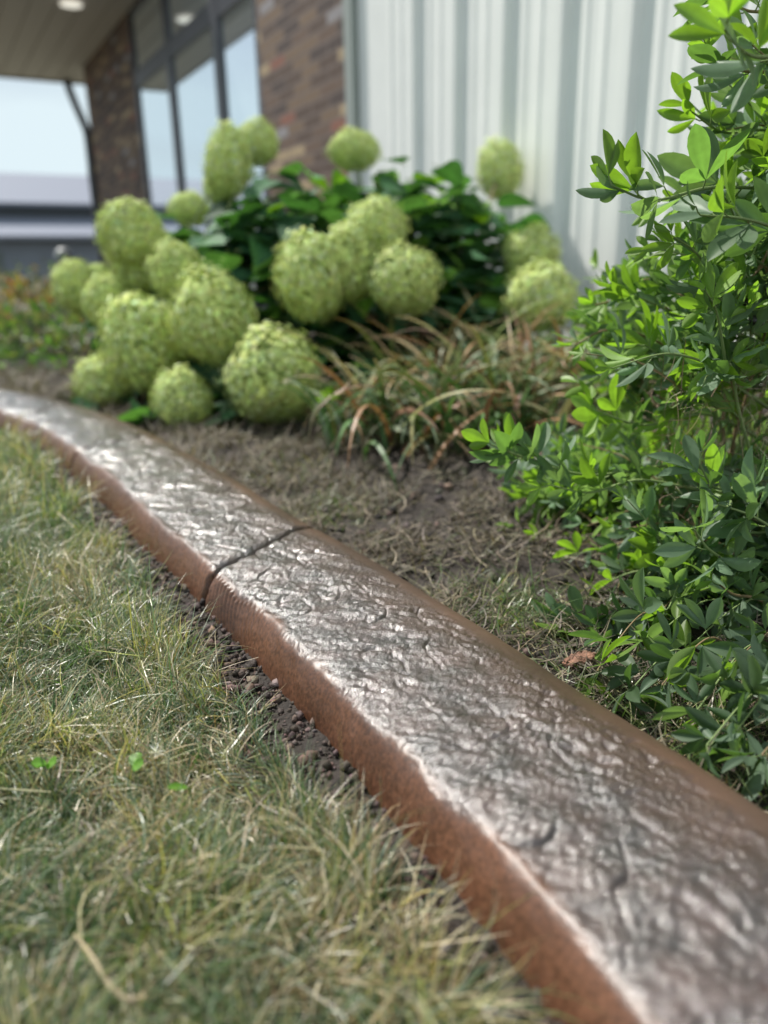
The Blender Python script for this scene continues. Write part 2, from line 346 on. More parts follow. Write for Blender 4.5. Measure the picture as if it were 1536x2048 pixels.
def pick(cols, probs, N, jit=.15):
    cols = np.array(cols); c = cols[rng.choice(len(cols), N, p=np.array(probs) / sum(probs))]
    return c * np.exp(rng.normal(0, jit, (N, 1))) * np.exp(rng.normal(0, jit * .3, (N, 3)))
def gzf(X, Y): return ground_z(X, Y, side_dist(X, Y)) * 1.0

# ------------------------------------------------------------------ lawn grass
def lawn_points(n, x0, x1, y0, y1, gap=.050, jag=.028):
    X = rng.uniform(x0, x1, n); Y = y0 + (y1 - y0) * rng.uniform(0, 1, n) ** 1.0
    D = side_dist(X, Y); lim = -gap + .016 * np.clip((Y - .85) / .5, 0, 1) + jag * fbm(X * 16, Y * 16, 3, 5) - .02 * np.clip(perlin(X * 5, Y * 5, 8), 0, 1)
    k = D < lim - rng.exponential(.004, n); return X[k], Y[k], D[k]
G = Geo()
def add_grass(n, box, L0, W0, K, lying=False):
    X, Y, D = lawn_points(n, *box)
    # keep what lies near the view cone, thin elsewhere
    keep = ((np.abs(X) < .58 * Y + .16) | (rng.uniform(0, 1, len(X)) < .2)) & (rng.uniform(0, 1, len(X)) < np.clip(.62 + 1.3 * fbm(X * 24, Y * 24, 2, 44), .12, 1)); X, Y, D = X[keep], Y[keep], D[keep]
    N = len(X); z = gzf(X, Y)
    pat = fbm(X * 5 + 3, Y * 5, 3, 14); pat2 = fbm(X * 11, Y * 11, 2, 15)
    clump = perlin(X * 30, Y * 30, 16)
    az = 2.2 * np.pi * fbm(X * 3.2, Y * 3.2, 2, 17) + 1.2 * perlin(X * 17, Y * 17, 19) * 2.2 + rng.normal(0, 1.1, N)
    lean = np.abs(rng.normal(.7, .42, N)) + .12; curl = rng.normal(.75, .6, N)
    Ln = L0 * np.exp(rng.normal(0, .3, N)) * np.clip((1 + .8 * clump) * (1 + .9 * pat2) * .92, .35, 2)
    Wn = W0 * np.exp(rng.normal(0, .25, N))
    green = pick([(.055, .125, .030), (.085, .160, .060), (.13, .19, .12), (.19, .25, .19), (.020, .052, .018)], [3, 3, 2.5, 1.6, 2.5], N)
    yel = pick([(.24, .26, .06), (.36, .33, .12)], [1, 1], N); dry = pick([(.46, .38, .23), (.60, .53, .38), (.24, .16, .08)], [3, 2, 2], N)
    pr = np.clip(.21 + .9 * pat, .04, .75)[:, None]; py = np.clip(.08 + .5 * pat2, .02, .4)[:, None]
    r = rng.uniform(0, 1, (N, 1)); col = np.where(r < pr, dry, np.where(r < pr + py, yel, green))
    if lying: lean = rng.uniform(1.0, 1.5, N); curl = rng.normal(.1, .3, N); col = dry * np.where(rng.uniform(0, 1, (N, 1)) < .4, .9, .4); z = z + rng.uniform(0, .02, N)
    V, Fq, cc = ribbons(np.stack([X, Y, z], 1), az, lean, curl, Ln, Wn, col, K, rng.normal(0, .6, N), droop_col=col * .75 + dry * .25)
    G.add(V, Fq, cc)
add_grass(230000, (-.75, .25, .12, 1.0), .035, .00078, 7)
add_grass(30000, (-.75, .25, .12, 1.0), .028, .0008, 4, True)
add_grass(90000, (-1.6, -.1, 1.0, 2.0), .050, .0013, 4)
add_grass(50000, (-3.4, -.4, 2.0, 3.4), .055, .0025, 3)
add_grass(9000, (-2.2, .2, -1.2, .12), .05, .002, 4)
tag(G.build('lawn_grass', M['grass']), kind='stuff', label='fine tangled lawn grass, green mixed with dry straw blades', cat='grass')

# ------------------------------------------------------------------ soil clods beside the curb
def lumps(n, sampler, rmin, rmax, cols, name, label, cat):
    g_ = Geo(); t = (1 + 5 ** .5) / 2
    ico = np.array([(-1, t, 0), (1, t, 0), (-1, -t, 0), (1, -t, 0), (0, -1, t), (0, 1, t), (0, -1, -t), (0, 1, -t), (t, 0, -1), (t, 0, 1), (-t, 0, -1), (-t, 0, 1)]); ico /= np.linalg.norm(ico[0])
    fi = np.array([(0, 11, 5), (0, 5, 1), (0, 1, 7), (0, 7, 10), (0, 10, 11), (1, 5, 9), (5, 11, 4), (11, 10, 2), (10, 7, 6), (7, 1, 8), (3, 9, 4), (3, 4, 2), (3, 2, 6), (3, 6, 8), (3, 8, 9), (4, 9, 5), (2, 4, 11), (6, 2, 10), (8, 6, 7), (9, 8, 1)])
    X, Y = sampler(n); N = len(X); z = gzf(X, Y); r = rmin * (rmax / rmin) ** (rng.uniform(0, 1, N) ** 2.8)
    V = ico[None] * r[:, None, None] * np.exp(rng.normal(0, .28, (N, 12, 1))) * rng.uniform(.6, 1.2, (N, 1, 3))
    V = V + np.stack([X, Y, z + r * rng.uniform(0, .9, N)], 1)[:, None]
    Fq = fi[None] + (np.arange(N) * 12)[:, None, None]
    o = mesh(name, V.reshape(-1, 3), Fq.reshape(-1, 3), M['clod'], None, True, {'col': np.repeat(pick(cols, [1] * len(cols), N, .3), 12, 0)})
    return tag(o, label, cat, kind='stuff')
def strip(n):
    s = rng.uniform(.1, 2.6, n) ** 1.0; u = rng.uniform(-.085, -.014, n); return cpos(s, u)
lumps(16000, strip, .0008, .0052, [(.04, .027, .021), (.07, .048, .040), (.025, .017, .014), (.11, .078, .066)], 'soil_crumbs', 'dark crumbly soil in the gap between lawn and edging', 'soil')
def bedpts(n):
    s = rng.uniform(.3, 3.2, n); u = .183 + rng.exponential(.28, n); return cpos(s, u)
lumps(7000, bedpts, .001, .0085, [(.045, .034, .028), (.09, .07, .055), (.03, .022, .018), (.12, .09, .07)], 'bed_crumbs', 'dark crumbly soil and bark bits in the planting bed', 'soil')

# ------------------------------------------------------------------ dry clippings on the bed
G = Geo()
X, Y = bedpts(52000); k = (np.abs(X) < .6 * Y + .15) & (Y < 3.4); X, Y = X[k], Y[k]; N = len(X)
cl = perlin(X * 9, Y * 9, 202); k = rng.uniform(0, 1, N) < np.clip(.5 + 1.5 * cl, .06, 1); X, Y = X[k], Y[k]; N = len(X)
z = gzf(X, Y) + rng.uniform(.001, .016, N)
V, Fq, cc = ribbons(np.stack([X, Y, z], 1), rng.uniform(0, 6.3, N), rng.uniform(.95, 1.75, N), rng.normal(0, .7, N), .026 * np.exp(rng.normal(0, .4, N)) * (.8 + .35 * Y), .0011 * (.75 + .6 * Y) * np.exp(rng.normal(0, .25, N)),
                    pick([(.14, .115, .085), (.24, .20, .145), (.075, .06, .045), (.36, .31, .23), (.09, .10, .05)], [3, 1.6, 4, .5, 1], N), 4, rng.normal(0, 1.3, N))
G.add(V, Fq, cc); G.build('dry_clippings', M['straw']); tag(bpy.data.objects['dry_clippings'], 'dry grey brown grass clippings scattered over the planting bed', 'clippings', kind='stuff')
# green weeds grass in bed near the curb
G = Geo()
for (px, py, n, sp) in [(655, 1035, 350, .045), (1020, 1265, 500, .05), (1130, 1230, 250, .05), (960, 1215, 220, .04), (1330, 1480, 500, .06), (1250, 1420, 250, .04), (1480, 1540, 600, .06), (560, 960, 250, .06)]:
    r = ray(px, py); P = np.array([0, 0, H]) + r * (.03 - H) / r[2]
    X = P[0] + rng.normal(0, sp, n); Y = P[1] + rng.normal(0, sp, n); D = side_dist(X, Y); k = D > .185; X, Y = X[k], Y[k]; n = len(X)
    V, Fq, cc = ribbons(np.stack([X, Y, gzf(X, Y)], 1), rng.uniform(0, 6.3, n), rng.uniform(.4, 1.4, n), rng.uniform(.2, 1., n), .03 * np.exp(rng.normal(0, .3, n)), .0011 * np.exp(rng.normal(0, .2, n)),
                        pick([(.07, .13, .03), (.14, .18, .06), (.34, .30, .17)], [3, 2, 2], n), 4, rng.normal(0, .7, n)); G.add(V, Fq, cc)
tag(G.build('weed_grass', M['grass']), 'sparse green weed grass growing at the bed side of the edging', 'grass', kind='stuff')

# ------------------------------------------------------------------ leaves
SH = {'obovate': lambda u: np.sin(np.pi * u ** 1.35) ** .72, 'ovate': lambda u: np.sin(np.pi * u ** .62) ** .8, 'round': lambda u: np.sin(np.pi * np.clip(u, 0, 1) ** 1.25) ** .5, 'lance': lambda u: np.sin(np.pi * u ** .9)}
def nrmz(a): return a / (np.linalg.norm(a, axis=-1, keepdims=True) + 1e-9)
def leaves(pos, d, nrm, Ln, W, col, shape='obovate', fold=.25, bend=.12, nu=7, nv=4, rib=.25, twist=0):
    pos = np.atleast_2d(pos); N = len(pos); d = nrmz(d); nrm = nrmz(nrm - (nrm * d).sum(-1, keepdims=True) * d); sd_ = np.cross(d, nrm)
    u = np.linspace(0, 1, nu + 1); u = .5 * u + .5 * (1 - np.cos(np.pi * u)) / 2; vv = np.linspace(-1, 1, nv + 1)
    wu = SH[shape](u); wu[0] = .03; wu[-1] = .02
    fold = np.broadcast_to(fold, (N,)); bend = np.broadcast_to(bend, (N,))
    Uu = u[None, :, None]; Vv = vv[None, None, :]; ww = wu[None, :, None] * W[:, None, None] * .5
    A = (Ln[:, None, None] * Uu) * np.ones_like(Vv); B = ww * Vv
    Cn = fold[:, None, None] * np.abs(Vv) ** 1.3 * ww - bend[:, None, None] * Ln[:, None, None] * Uu ** 2
    P = pos[:, None, None] + A[..., None] * d[:, None, None] + B[..., None] * sd_[:, None, None] + Cn[..., None] * nrm[:, None, None]
    V = P.reshape(-1, 3); per = (nu + 1) * (nv + 1)
    i0 = (np.arange(nu)[:, None] * (nv + 1) + np.arange(nv)[None]).ravel(); q = np.stack([i0, i0 + 1, i0 + nv + 2, i0 + nv + 1], 1)
    Fq = (q[None] + (np.arange(N) * per)[:, None, None]).reshape(-1, 4)
    cm = 1 + rib * (np.abs(Vv) < .1) * (1 - .5 * Uu) + .10 * (np.abs(Vv) > .9)
    cc = (col[:, None, None] * (cm * np.ones_like(Uu))[..., None]).reshape(-1, 3)
    return V, Fq, cc
def rdir(n): return nrmz(rng.normal(0, 1, (n, 3)))

# ------------------------------------------------------------------ hydrangeas
def head_mesh(r, seed, n=2300, dark=.0):
    rs = np.random.default_rng(seed); g_ = Geo()
    i = np.arange(n) + .5; ph = np.arccos(1 - 2 * i / n); th = np.pi * (1 + 5 ** .5) * i
    D = np.stack([np.cos(th) * np.sin(ph), np.sin(th) * np.sin(ph), np.cos(ph)], 1); D = nrmz(D + rs.normal(0, .05, D.shape))
    lump = 1 + .16 * perlin(D[:, 0] * 1.9 + seed, D[:, 1] * 1.9 + D[:, 2] * 1.4, seed) + rs.normal(0, .07, n)
    lump = lump * np.where(D[:, 2] < -.2, 1 + (D[:, 2] + .2) * .16, 1)
    P = D * r * lump[:, None]
    base = np.array([.58, .67, .25]); c = base[None] * np.exp(rs.normal(0, .16, (n, 1))) * np.array([[1, 1, 1]]) ; c[:, 0] *= np.exp(rs.normal(0, .06, n))
    c = c * (1 - .18 * np.clip(-D[:, 2:3], 0, 1))  # shaded underside of the head put into the floret colour
    pal = rs.uniform(0, 1, n) < .18; c[pal] = c[pal] * [1.15, 1.1, 1.7]
    for a in range(4):
        t1 = nrmz(np.cross(D, rs.normal(0, 1, (n, 3)))) if a == 0 else t1
        ang = a * np.pi / 2; t2 = np.cross(D, t1); dr = t1 * np.cos(ang) + t2 * np.sin(ang)
        dd = nrmz(dr + D * rs.uniform(.0, .35, (n, 1)))
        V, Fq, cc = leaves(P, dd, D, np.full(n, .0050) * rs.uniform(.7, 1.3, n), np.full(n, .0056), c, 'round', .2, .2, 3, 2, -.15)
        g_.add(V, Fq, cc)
    # inner mass of buds and pedicels
    m = 900; D2 = rdir(m); g2 = D2 * r * rs.uniform(.88, .98, (m, 1)) * (1 + .16 * perlin(D2[:, 0] * 1.9 + seed, D2[:, 1] * 1.9 + D2[:, 2] * 1.4, seed))[:, None]
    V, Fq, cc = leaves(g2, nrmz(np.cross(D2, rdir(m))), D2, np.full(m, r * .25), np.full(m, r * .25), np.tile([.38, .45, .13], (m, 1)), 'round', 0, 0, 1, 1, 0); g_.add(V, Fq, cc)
    return g_
HP = []
heads = [  # px, py, w, h, depth, plant, brown patch
 (457, 330, 88, 140, 2.50, 0), (515, 288, 74, 84, 2.55, 0), (436, 378, 56, 66, 2.6, 0), (378, 420, 82, 62, 2.7, 0),
 (262, 470, 116, 120, 2.20, 0), (285, 520, 120, 130, 2.28, 0), (352, 545, 100, 110, 2.1, 0), (152, 578, 84, 104, 2.45, 0), (196, 556, 50, 50, 2.5, 0), (222, 610, 100, 112, 2.25, 0),
 (290, 690, 156, 186, 2.0, 0), (428, 640, 156, 184, 1.88, 0), (212, 768, 118, 112, 2.1, 0), (364, 803, 112, 122, 1.80, 0), (545, 757, 178, 184, 1.76, 0),
 (625, 560, 138, 170, 1.98, 1), (700, 530, 110, 150, 2.02, 1), (752, 462, 116, 116, 2.05, 1), (808, 566, 138, 130, 1.95, 1),
 (708, 303, 98, 74, 2.75, 1), (1000, 343, 84, 112, 2.98, 1), (1063, 508, 108, 100, 2.35, 1), (1080, 600, 138, 132, 2.15, 1)]
HC = [(at(px, py, Y), wd / 2 / F * Y) for (px, py, wd, ht, Y, pl) in heads]
bases = [np.array([-.62, 2.28, .0]), np.array([.12, 2.42, .0])]
plants = [empty('hydrangea_bush', bases[0], 'larger hydrangea bush on the left with fifteen round lime green flower heads beside the curb', 'hydrangea'),
          empty('hydrangea_bush', bases[1], 'hydrangea bush in the middle before the white wall, with fewer lime green heads', 'hydrangea')]
protos = [head_mesh(1.0 * .085, 300 + i) for i in range(5)]
pm = []
for i, g_ in enumerate(protos):
    o = g_.build('flower_head', M['petal'], None, False); pm.append(o.data); bpy.data.objects.remove(o)
SG = [Geo(), Geo()]; HL = [Geo(), Geo()]
def stem_to(pl, P, r=.004, lean=.25):
    b = bases[pl] + np.array([rng.normal(0, .09), rng.normal(0, .08), 0.0])
    mid = b * .45 + P * .55 + np.array([0, 0, .03 + .10 * abs(P[2])]); path = bez([b, b * .7 + mid * .3 + [0, 0, .05], mid, P], 14)
    col = (.16, .20, .07) if rng.uniform() < .6 else (.20, .14, .08)
    SG[pl].tube(path, np.linspace(r * 1.3, r * .8, 14), 6, col); return path
def hleaf_at(pl, P, n, size=.11, young=.1):
    for _ in range(n):
        az = rng.uniform(0, 6.28); dv = np.array([[np.cos(az), np.sin(az), rng.uniform(-.55, .25)]]); up = np.array([[rng.normal(0, .35), rng.normal(0, .35), 1.]])
        L_ = size * rng.uniform(.7, 1.25); pet = nrmz(dv)[0] * L_ * .25
        mpos = P + nrmz(dv)[0] * L_ * .7
        if any(mpos[1] < hc[1] and math.hypot(mpos[0] / mpos[1] - hc[0] / hc[1], (mpos[2] - H) / mpos[1] - (hc[2] - H) / hc[1]) < (hr + .012) / hc[1] for hc, hr in HC): continue
        c = np.array([[.034, .095, .042]]) if rng.uniform() < .6 else np.array([[.060, .145, .065]])
        if rng.uniform() < young: c = np.array([[.14, .28, .04]])
        c = c * np.exp(rng.normal(0, .2))
        V, Fq, cc = leaves((P + pet)[None], dv, up, np.array([L_]), np.array([L_ * .8]), c, 'ovate', rng.uniform(.05, .35), rng.uniform(.05, .35), 8, 4, .5)
        HL[pl].add(V, Fq, cc); SG[pl].tube([P, P + pet * .5, P + pet], .0015, 4, (.15, .2, .07))
for i, (px, py, wd, ht, Y, pl) in enumerate(heads):
    P = at(px, py, Y); depth = Y * c_ - (P[2] - H) * s_
    rw = wd / 2 / F * depth * 1.07; rh = ht / 2 / F * depth * 1.07
    o = bpy.data.objects.new('flower_head', pm[i % 5]); C.objects.link(o); o.parent = plants[pl]; o.location = P - bases[pl]
    o.scale = (rw / .088, (rw + rh) / 2 / .088, rh / .088); o.rotation_euler = (rng.normal(0, .12), rng.normal(0, .12), rng.uniform(0, 6.28) if abs(rw - rh) < .012 else 0)
    path = stem_to(pl, P)
    for kx in (3, 5, 8): hleaf_at(pl, path[kx], 2, .105)
# brown withered patch on one head
tips = [(560, 400, 2.6, 0), (620, 450, 2.5, 1), (690, 390, 2.5, 1), (765, 355, 2.7, 1), (850, 370, 2.75, 1), (900, 400, 2.8, 1), (940, 430, 2.7, 1), (870, 490, 2.4, 1), (1010, 470, 2.6, 1), (940, 560, 2.3, 1),
        (520, 480, 2.3, 0), (470, 510, 2.3, 0), (540, 345, 2.6, 0), (610, 350, 2.7, 1), (655, 600, 2.2, 1), (950, 620, 2.2, 1), (880, 600, 2.25, 1), (440, 470, 2.5, 0), (560, 560, 2.2, 0), (500, 420, 2.5, 0), (590, 400, 2.5, 0), (820, 440, 2.5, 1),
        (650, 700, 2.1, 0), (600, 690, 2.05, 0), (460, 800, 2.1, 0), (380, 470, 2.5, 0), (700, 680, 2.1, 1), (780, 400, 2.4, 1), (920, 500, 2.6, 1), (980, 540, 2.5, 1), (640, 500, 2.3, 1), (340, 640, 2.3, 0), (720, 620, 2.2, 1), (990, 420, 2.8, 1), (520, 620, 2.2, 0),
        (430, 760, 2.1, 0), (500, 830, 2.0, 0), (640, 800, 2.1, 0), (300, 790, 2.2, 0), (250, 560, 2.5, 0), (850, 660, 2.2, 1), (930, 690, 2.2, 1), (330, 460, 2.6, 0), (470, 420, 2.6, 0), (740, 440, 2.5, 1)]
for (px, py, Y, pl) in tips:
    P = at(px, py, Y); path = stem_to(pl, P, .0035)
    hleaf_at(pl, path[-1], 3, .10, .28)
    for kx in (11, 9, 7): hleaf_at(pl, path[kx], 2, .115, .03)
for px, py, sx, sy, Y0, Y1, n, pl in ((600, 470, 80, 55, 2.15, 2.6, 120, 0), (480, 520, 60, 60, 2.15, 2.5, 60, 0), (760, 430, 100, 45, 2.3, 2.8, 110, 1), (900, 480, 70, 65, 2.35, 2.75, 110, 1), (930, 590, 60, 45, 2.2, 2.5, 70, 1), (650, 640, 60, 50, 2.1, 2.35, 50, 0), (290, 600, 45, 70, 2.4, 2.6, 45, 0), (430, 835, 100, 18, 1.82, 1.98, 130, 0), (640, 830, 60, 28, 1.86, 2.05, 80, 0), (250, 800, 60, 15, 2.08, 2.2, 30, 0), (470, 800, 110, 45, 2.0, 2.25, 90, 0), (640, 760, 50, 50, 2.0, 2.3, 50, 0), (400, 500, 60, 40, 2.3, 2.6, 40, 0)):
    for _ in range(n): hleaf_at(pl, at(px + rng.normal(0, sx), py + rng.normal(0, sy), rng.uniform(Y0, Y1)), 1, .105, .10)
# dense low interior
for pl, cx, cy, sx, sy, sz, n in ((0, -.48, 2.15, .13, .10, .10, 120), (1, .1, 2.45, .28, .15, .14, 150)):
    for _ in range(n):
        hleaf_at(pl, np.array([cx + rng.normal(0, sx), cy + rng.normal(0, sy), abs(rng.normal(.16, sz)) + .04]), 1, .11, 0)
for pl in (0, 1):
    SG[pl].build('stems', M['stem'], plants[pl], True); HL[pl].build('foliage', M['hleaf'], plants[pl], True)
# extra pale bare stem of the head by the wall
# ------------------------------------------------------------------ daylily clumps
def lily(px, py, n, L_, label, spread=.06, browns=.5, name='daylily_clump'):
    n = int(n * 1.2); L_ *= .92; spread *= 1.2; browns -= .13
    r = ray(px, py); b = np.array([0, 0, H]) + r * (.04 - H) / r[2]; root = empty(name, b, label, 'daylily', 'daylily clumps in front of the hydrangeas')
    X = b[0] + rng.normal(0, spread, n); Y = b[1] + rng.normal(0, spread, n)
    green = pick([(.06, .13, .035), (.09, .17, .06), (.16, .22, .13), (.20, .25, .06)], [3, 3, 2, 1], n); br = pick([(.30, .16, .08), (.42, .31, .17), (.17, .095, .06), (.38, .24, .07)], [3, 3, 3, .7], n)
    ib = rng.uniform(0, 1, (n, 1)) < browns; col = np.where(ib, br, green); tip = np.where(rng.uniform(0, 1, (n, 1)) < .5, br, col)
    V, Fq, cc = ribbons(np.stack([X, Y, np.full(n, .03)], 1), rng.uniform(0, 6.3, n), rng.uniform(.05, .8, n), rng.uniform(1.0, 2.6, n), L_ * rng.uniform(.6, 1.2, n), rng.uniform(.007, .014, n), col, 12, rng.normal(0, .3, n), 1.6, tip)
    # keep the arching ends on the soil
    V[:, 2] = np.maximum(V[:, 2], .035)
    g_ = Geo(); g_.add(V, Fq, cc); g_.build('leaves', M['lily'], root)
lily(830, 885, 120, .33, 'daylily clump nearest the hydrangea heads, with arching green and rusty leaves', .06, .38)
lily(905, 880, 170, .37, 'daylily clump in the middle of the row, with many bent olive leaves', .08, .42)
lily(1060, 850, 170, .37, 'daylily clump closest to the bush on the right, mostly tan withered leaves', .09, .55)
lily(960, 800, 130, .43, 'rear daylily clump under the two stacked green flower heads', .09, .35)
lily(1180, 800, 130, .35, 'daylily clump half hidden behind the bush on the right', .08, .5)

# ------------------------------------------------------------------ false indigo bush on the right
def bush(name, label, cat, base):
    return empty(name, base, label, cat)
def sprig(root, path, n_nodes, size=.042, age=.3, up=.7, name='branch', r=.0016, start=.12, sides=(), tone=1.0):
    """one leafy shoot: stem mesh with its leaves as a sub-part"""
    sg = Geo(); lg = Geo()
    for path, n_nodes, r, start in [(path, n_nodes, r, start)] + [(q_, max(5, n_nodes * 6 // 10), r * .7, .15) for q_ in sides]:
        path = bez(path, 26); sg.tube(path, np.linspace(r * 1.4, r * .55, 26), 5, (.20, .27, .10) if rng.uniform() < .7 else (.24, .17, .09))
        T = nrmz(np.gradient(path, axis=0)); ts = np.linspace(start, 1, n_nodes); az = rng.uniform(0, 6.28)
        for q, t in enumerate(ts):
            i = min(25, int(t * 25)); P = path[i]; tg = T[i]; az += 2.4 + rng.normal(0, .3)
            a = nrmz(np.cross(tg, [0.1, .2, 1.])); b = np.cross(a, tg); side = a * np.cos(az) + b * np.sin(az)
            tipf = t ** 2
            d0 = nrmz(side * rng.uniform(.7, 1.1) + tg * (.35 + .7 * tipf) + np.array([0, 0, up * rng.uniform(.2, .9)]))
            pet = P + d0 * size * rng.uniform(.10, .28); sg.tube([P, (P + pet) / 2 + [0, 0, -.001], pet], r * .45, 4, (.20, .28, .10))
            k = 3; ax = nrmz(np.cross(d0, rdir(1)[0])); nm = nrmz(np.cross(ax, d0))
            young = rng.uniform() < (.24 + .75 * (t > .8)) * (1 - age) + .05
            base_c = np.array([.155, .26, .045]) if young else (np.array([.125, .195, .120]) if rng.uniform() < .6 else np.array([.080, .145, .065]))
            base_c = base_c * np.exp(rng.normal(0, .16)) * tone
            sz = size * rng.uniform(.75, 1.15) * (1 - .3 * (t > .93))
            angs = np.array([0, .75, -.75]) + rng.normal(0, .14, 3)
            dd = nrmz(d0[None] * np.cos(angs)[:, None] + ax[None] * np.sin(angs)[:, None] + nm[None] * rng.normal(.1, .22, (3, 1)))
            nn_ = nm[None] + rng.normal(0, .28, (3, 3)); ls = sz * np.array([1.08, .92, .92]) * rng.uniform(.85, 1.12, 3)
            V, Fq, cc = leaves(np.tile(pet, (3, 1)), dd, nn_, ls, ls * rng.uniform(.29, .40, 3), np.tile(base_c, (3, 1)) * np.exp(rng.normal(0, .07, (3, 1))), 'obovate', rng.uniform(.1, .7, 3), rng.uniform(-.1, .28, 3), 8, 4, .22)
            lg.add(V, Fq, cc)
            if age > .89:
                for vi in rng.choice(len(V), 9): DR.append((V[vi], rng.uniform(.0004, .0012)))
    o = sg.build(name, M['stem'], root, True)
    o2 = lg.build('leaves', M['leaf'], None, True); o2.parent = o
    o2.data.transform(Matrix.Translation(-Vector([float(v) for v in root.location])))
    return path
DR = []
B0 = np.array([.50, .98, .03])
bushr = bush('false_indigo_bush', 'leafy bush on the right with blue-green oval leaflets in threes, sharp in focus', 'bush', B0)
def P_(l): return [at(*p) for p in l]
S_ = lambda pts, n, **k: sprig(bushr, P_(pts), n, **k)
# shoots that stand out against the wall and the bed: photo pixel, photo pixel, metres ahead
S_([(1760, 520, .95), (1600, 400, .86), (1440, 374, .80), (1310, 400, .77), (1225, 372, .76)], 15, size=0.0518, age=.45, up=1.0, r=.0017)
S_([(1700, 400, .95), (1560, 270, .90), (1450, 265, .86), (1385, 225, .84)], 10, size=0.0451, age=.1)
S_([(1750, 260, .75), (1600, 130, .66), (1500, 110, .62), (1450, 60, .60)], 8, size=0.0428, age=.2)
S_([(1700, 300, .85), (1560, 160, .80), (1480, 140, .78), (1420, 110, .78)], 9, size=0.0451, age=.25)
S_([(1650, 160, .9), (1560, 40, .84), (1490, 20, .82), (1440, -10, .8)], 9, size=0.0451, age=.4)
S_([(1700, 560, .80), (1600, 480, .70), (1500, 440, .66), (1400, 430, .66)], 11, size=0.0473, age=.85)
S_([(1640, 700, .95), (1540, 570, .88), (1440, 560, .86), (1380, 520, .85)], 10, size=0.0428, age=.5)
S_([(1640, 760, .98), (1480, 650, .92), (1380, 640, .9), (1290, 600, .9), (1240, 590, .9)], 15, size=0.0428, age=.35, up=.8)
S_([(1500, 760, 1.15), (1400, 650, 1.15), (1300, 570, 1.2), (1200, 540, 1.25)], 9, size=0.0451, age=.3)
S_([(1600, 860, .95), (1450, 760, .88), (1340, 720, .86), (1290, 690, .86)], 12, size=0.0428, age=.1, up=.6)
S_([(1560, 900, .95), (1420, 830, .90), (1290, 850, .88), (1190, 820, .88)], 12, size=0.0406, age=.15, up=.8)
S_([(1600, 960, .95), (1380, 930, .88), (1180, 950, .82), (1050, 915, .80), (985, 890, .80)], 22, size=0.0406, age=.35, up=.9)
S_([(1600, 1010, .9), (1400, 980, .82), (1280, 960, .80), (1180, 985, .79), (1100, 970, .79)], 13, size=0.0406, age=.5, up=.7)
S_([(1600, 1000, .82), (1500, 980, .76), (1430, 975, .72), (1400, 930, .71)], 8, size=0.0451, age=.95, up=.3)
S_([(1560, 1120, .80), (1480, 1130, .72), (1420, 1100, .68), (1390, 1060, .67)], 7, size=0.0451, age=.95, up=.3)
S_([(1640, 1120, .80), (1550, 1060, .72), (1500, 1030, .70), (1440, 1010, .69)], 7, size=0.0451, age=.9, up=.4)
S_([(1600, 1250, .75), (1520, 1200, .70), (1470, 1190, .68), (1440, 1170, .67)], 7, size=0.0383, age=.6, up=.3)
S_([(1500, 1290, .78), (1380, 1290, .72), (1290, 1270, .70), (1220, 1260, .69)], 9, size=0.0361, age=.8, up=.3)
S_([(1450, 1330, .74), (1330, 1340, .69), (1270, 1330, .67), (1210, 1290, .67)], 8, size=0.0338, age=.7, up=.3)
S_([(1330, 1250, .78), (1230, 1280, .74), (1170, 1260, .72), (1130, 1240, .72)], 4, size=0.0383, age=.8, up=.3, start=.6)
S_([(1600, 1420, .66), (1500, 1400, .63), (1420, 1390, .62), (1370, 1400, .61)], 8, size=0.0338, age=.9, up=.3)
for pts in ([(1500, 800, 1.0), (1330, 690, .96), (1220, 660, .95), (1150, 690, .95)], [(1500, 760, 1.02), (1340, 620, .98), (1250, 600, .98), (1190, 610, .98)], [(1520, 700, 1.0), (1400, 600, .96), (1310, 560, .95), (1260, 570, .95)],
            [(1480, 820, .95), (1330, 760, .92), (1240, 740, .92), (1170, 770, .92)], [(1500, 640, .92), (1420, 500, .90), (1350, 490, .9), (1290, 520, .9)]):
    S_(pts, 13, size=.034, age=.3, up=.8)
# creeping shoots along the foot of the bush, lying on the soil
def gpt(px, py, z): r = ray(px, py); return np.array([0, 0, H]) + r * (z - H) / r[2]
for (px, py) in [(1200, 1340), (1260, 1390), (1330, 1370), (1400, 1420), (1480, 1460), (1290, 1300), (1370, 1310), (1450, 1350), (1520, 1400), (1230, 1230), (1330, 1220), (1440, 1270), (1530, 1510), (1420, 1490)]:
    tip = gpt(px, py, .052 + rng.uniform(0, .02)); st = gpt(px + rng.uniform(130, 220), py - rng.uniform(40, 120), .045)
    sprig(bushr, [st, st * .5 + tip * .5 + [0, 0, .03], tip + [0, 0, .004], tip], 9, size=rng.uniform(.028, .038), age=.8, up=.25, tone=.7, r=.0007, start=.1)  # tone darkens the leaf colour to stand for the bush's shade
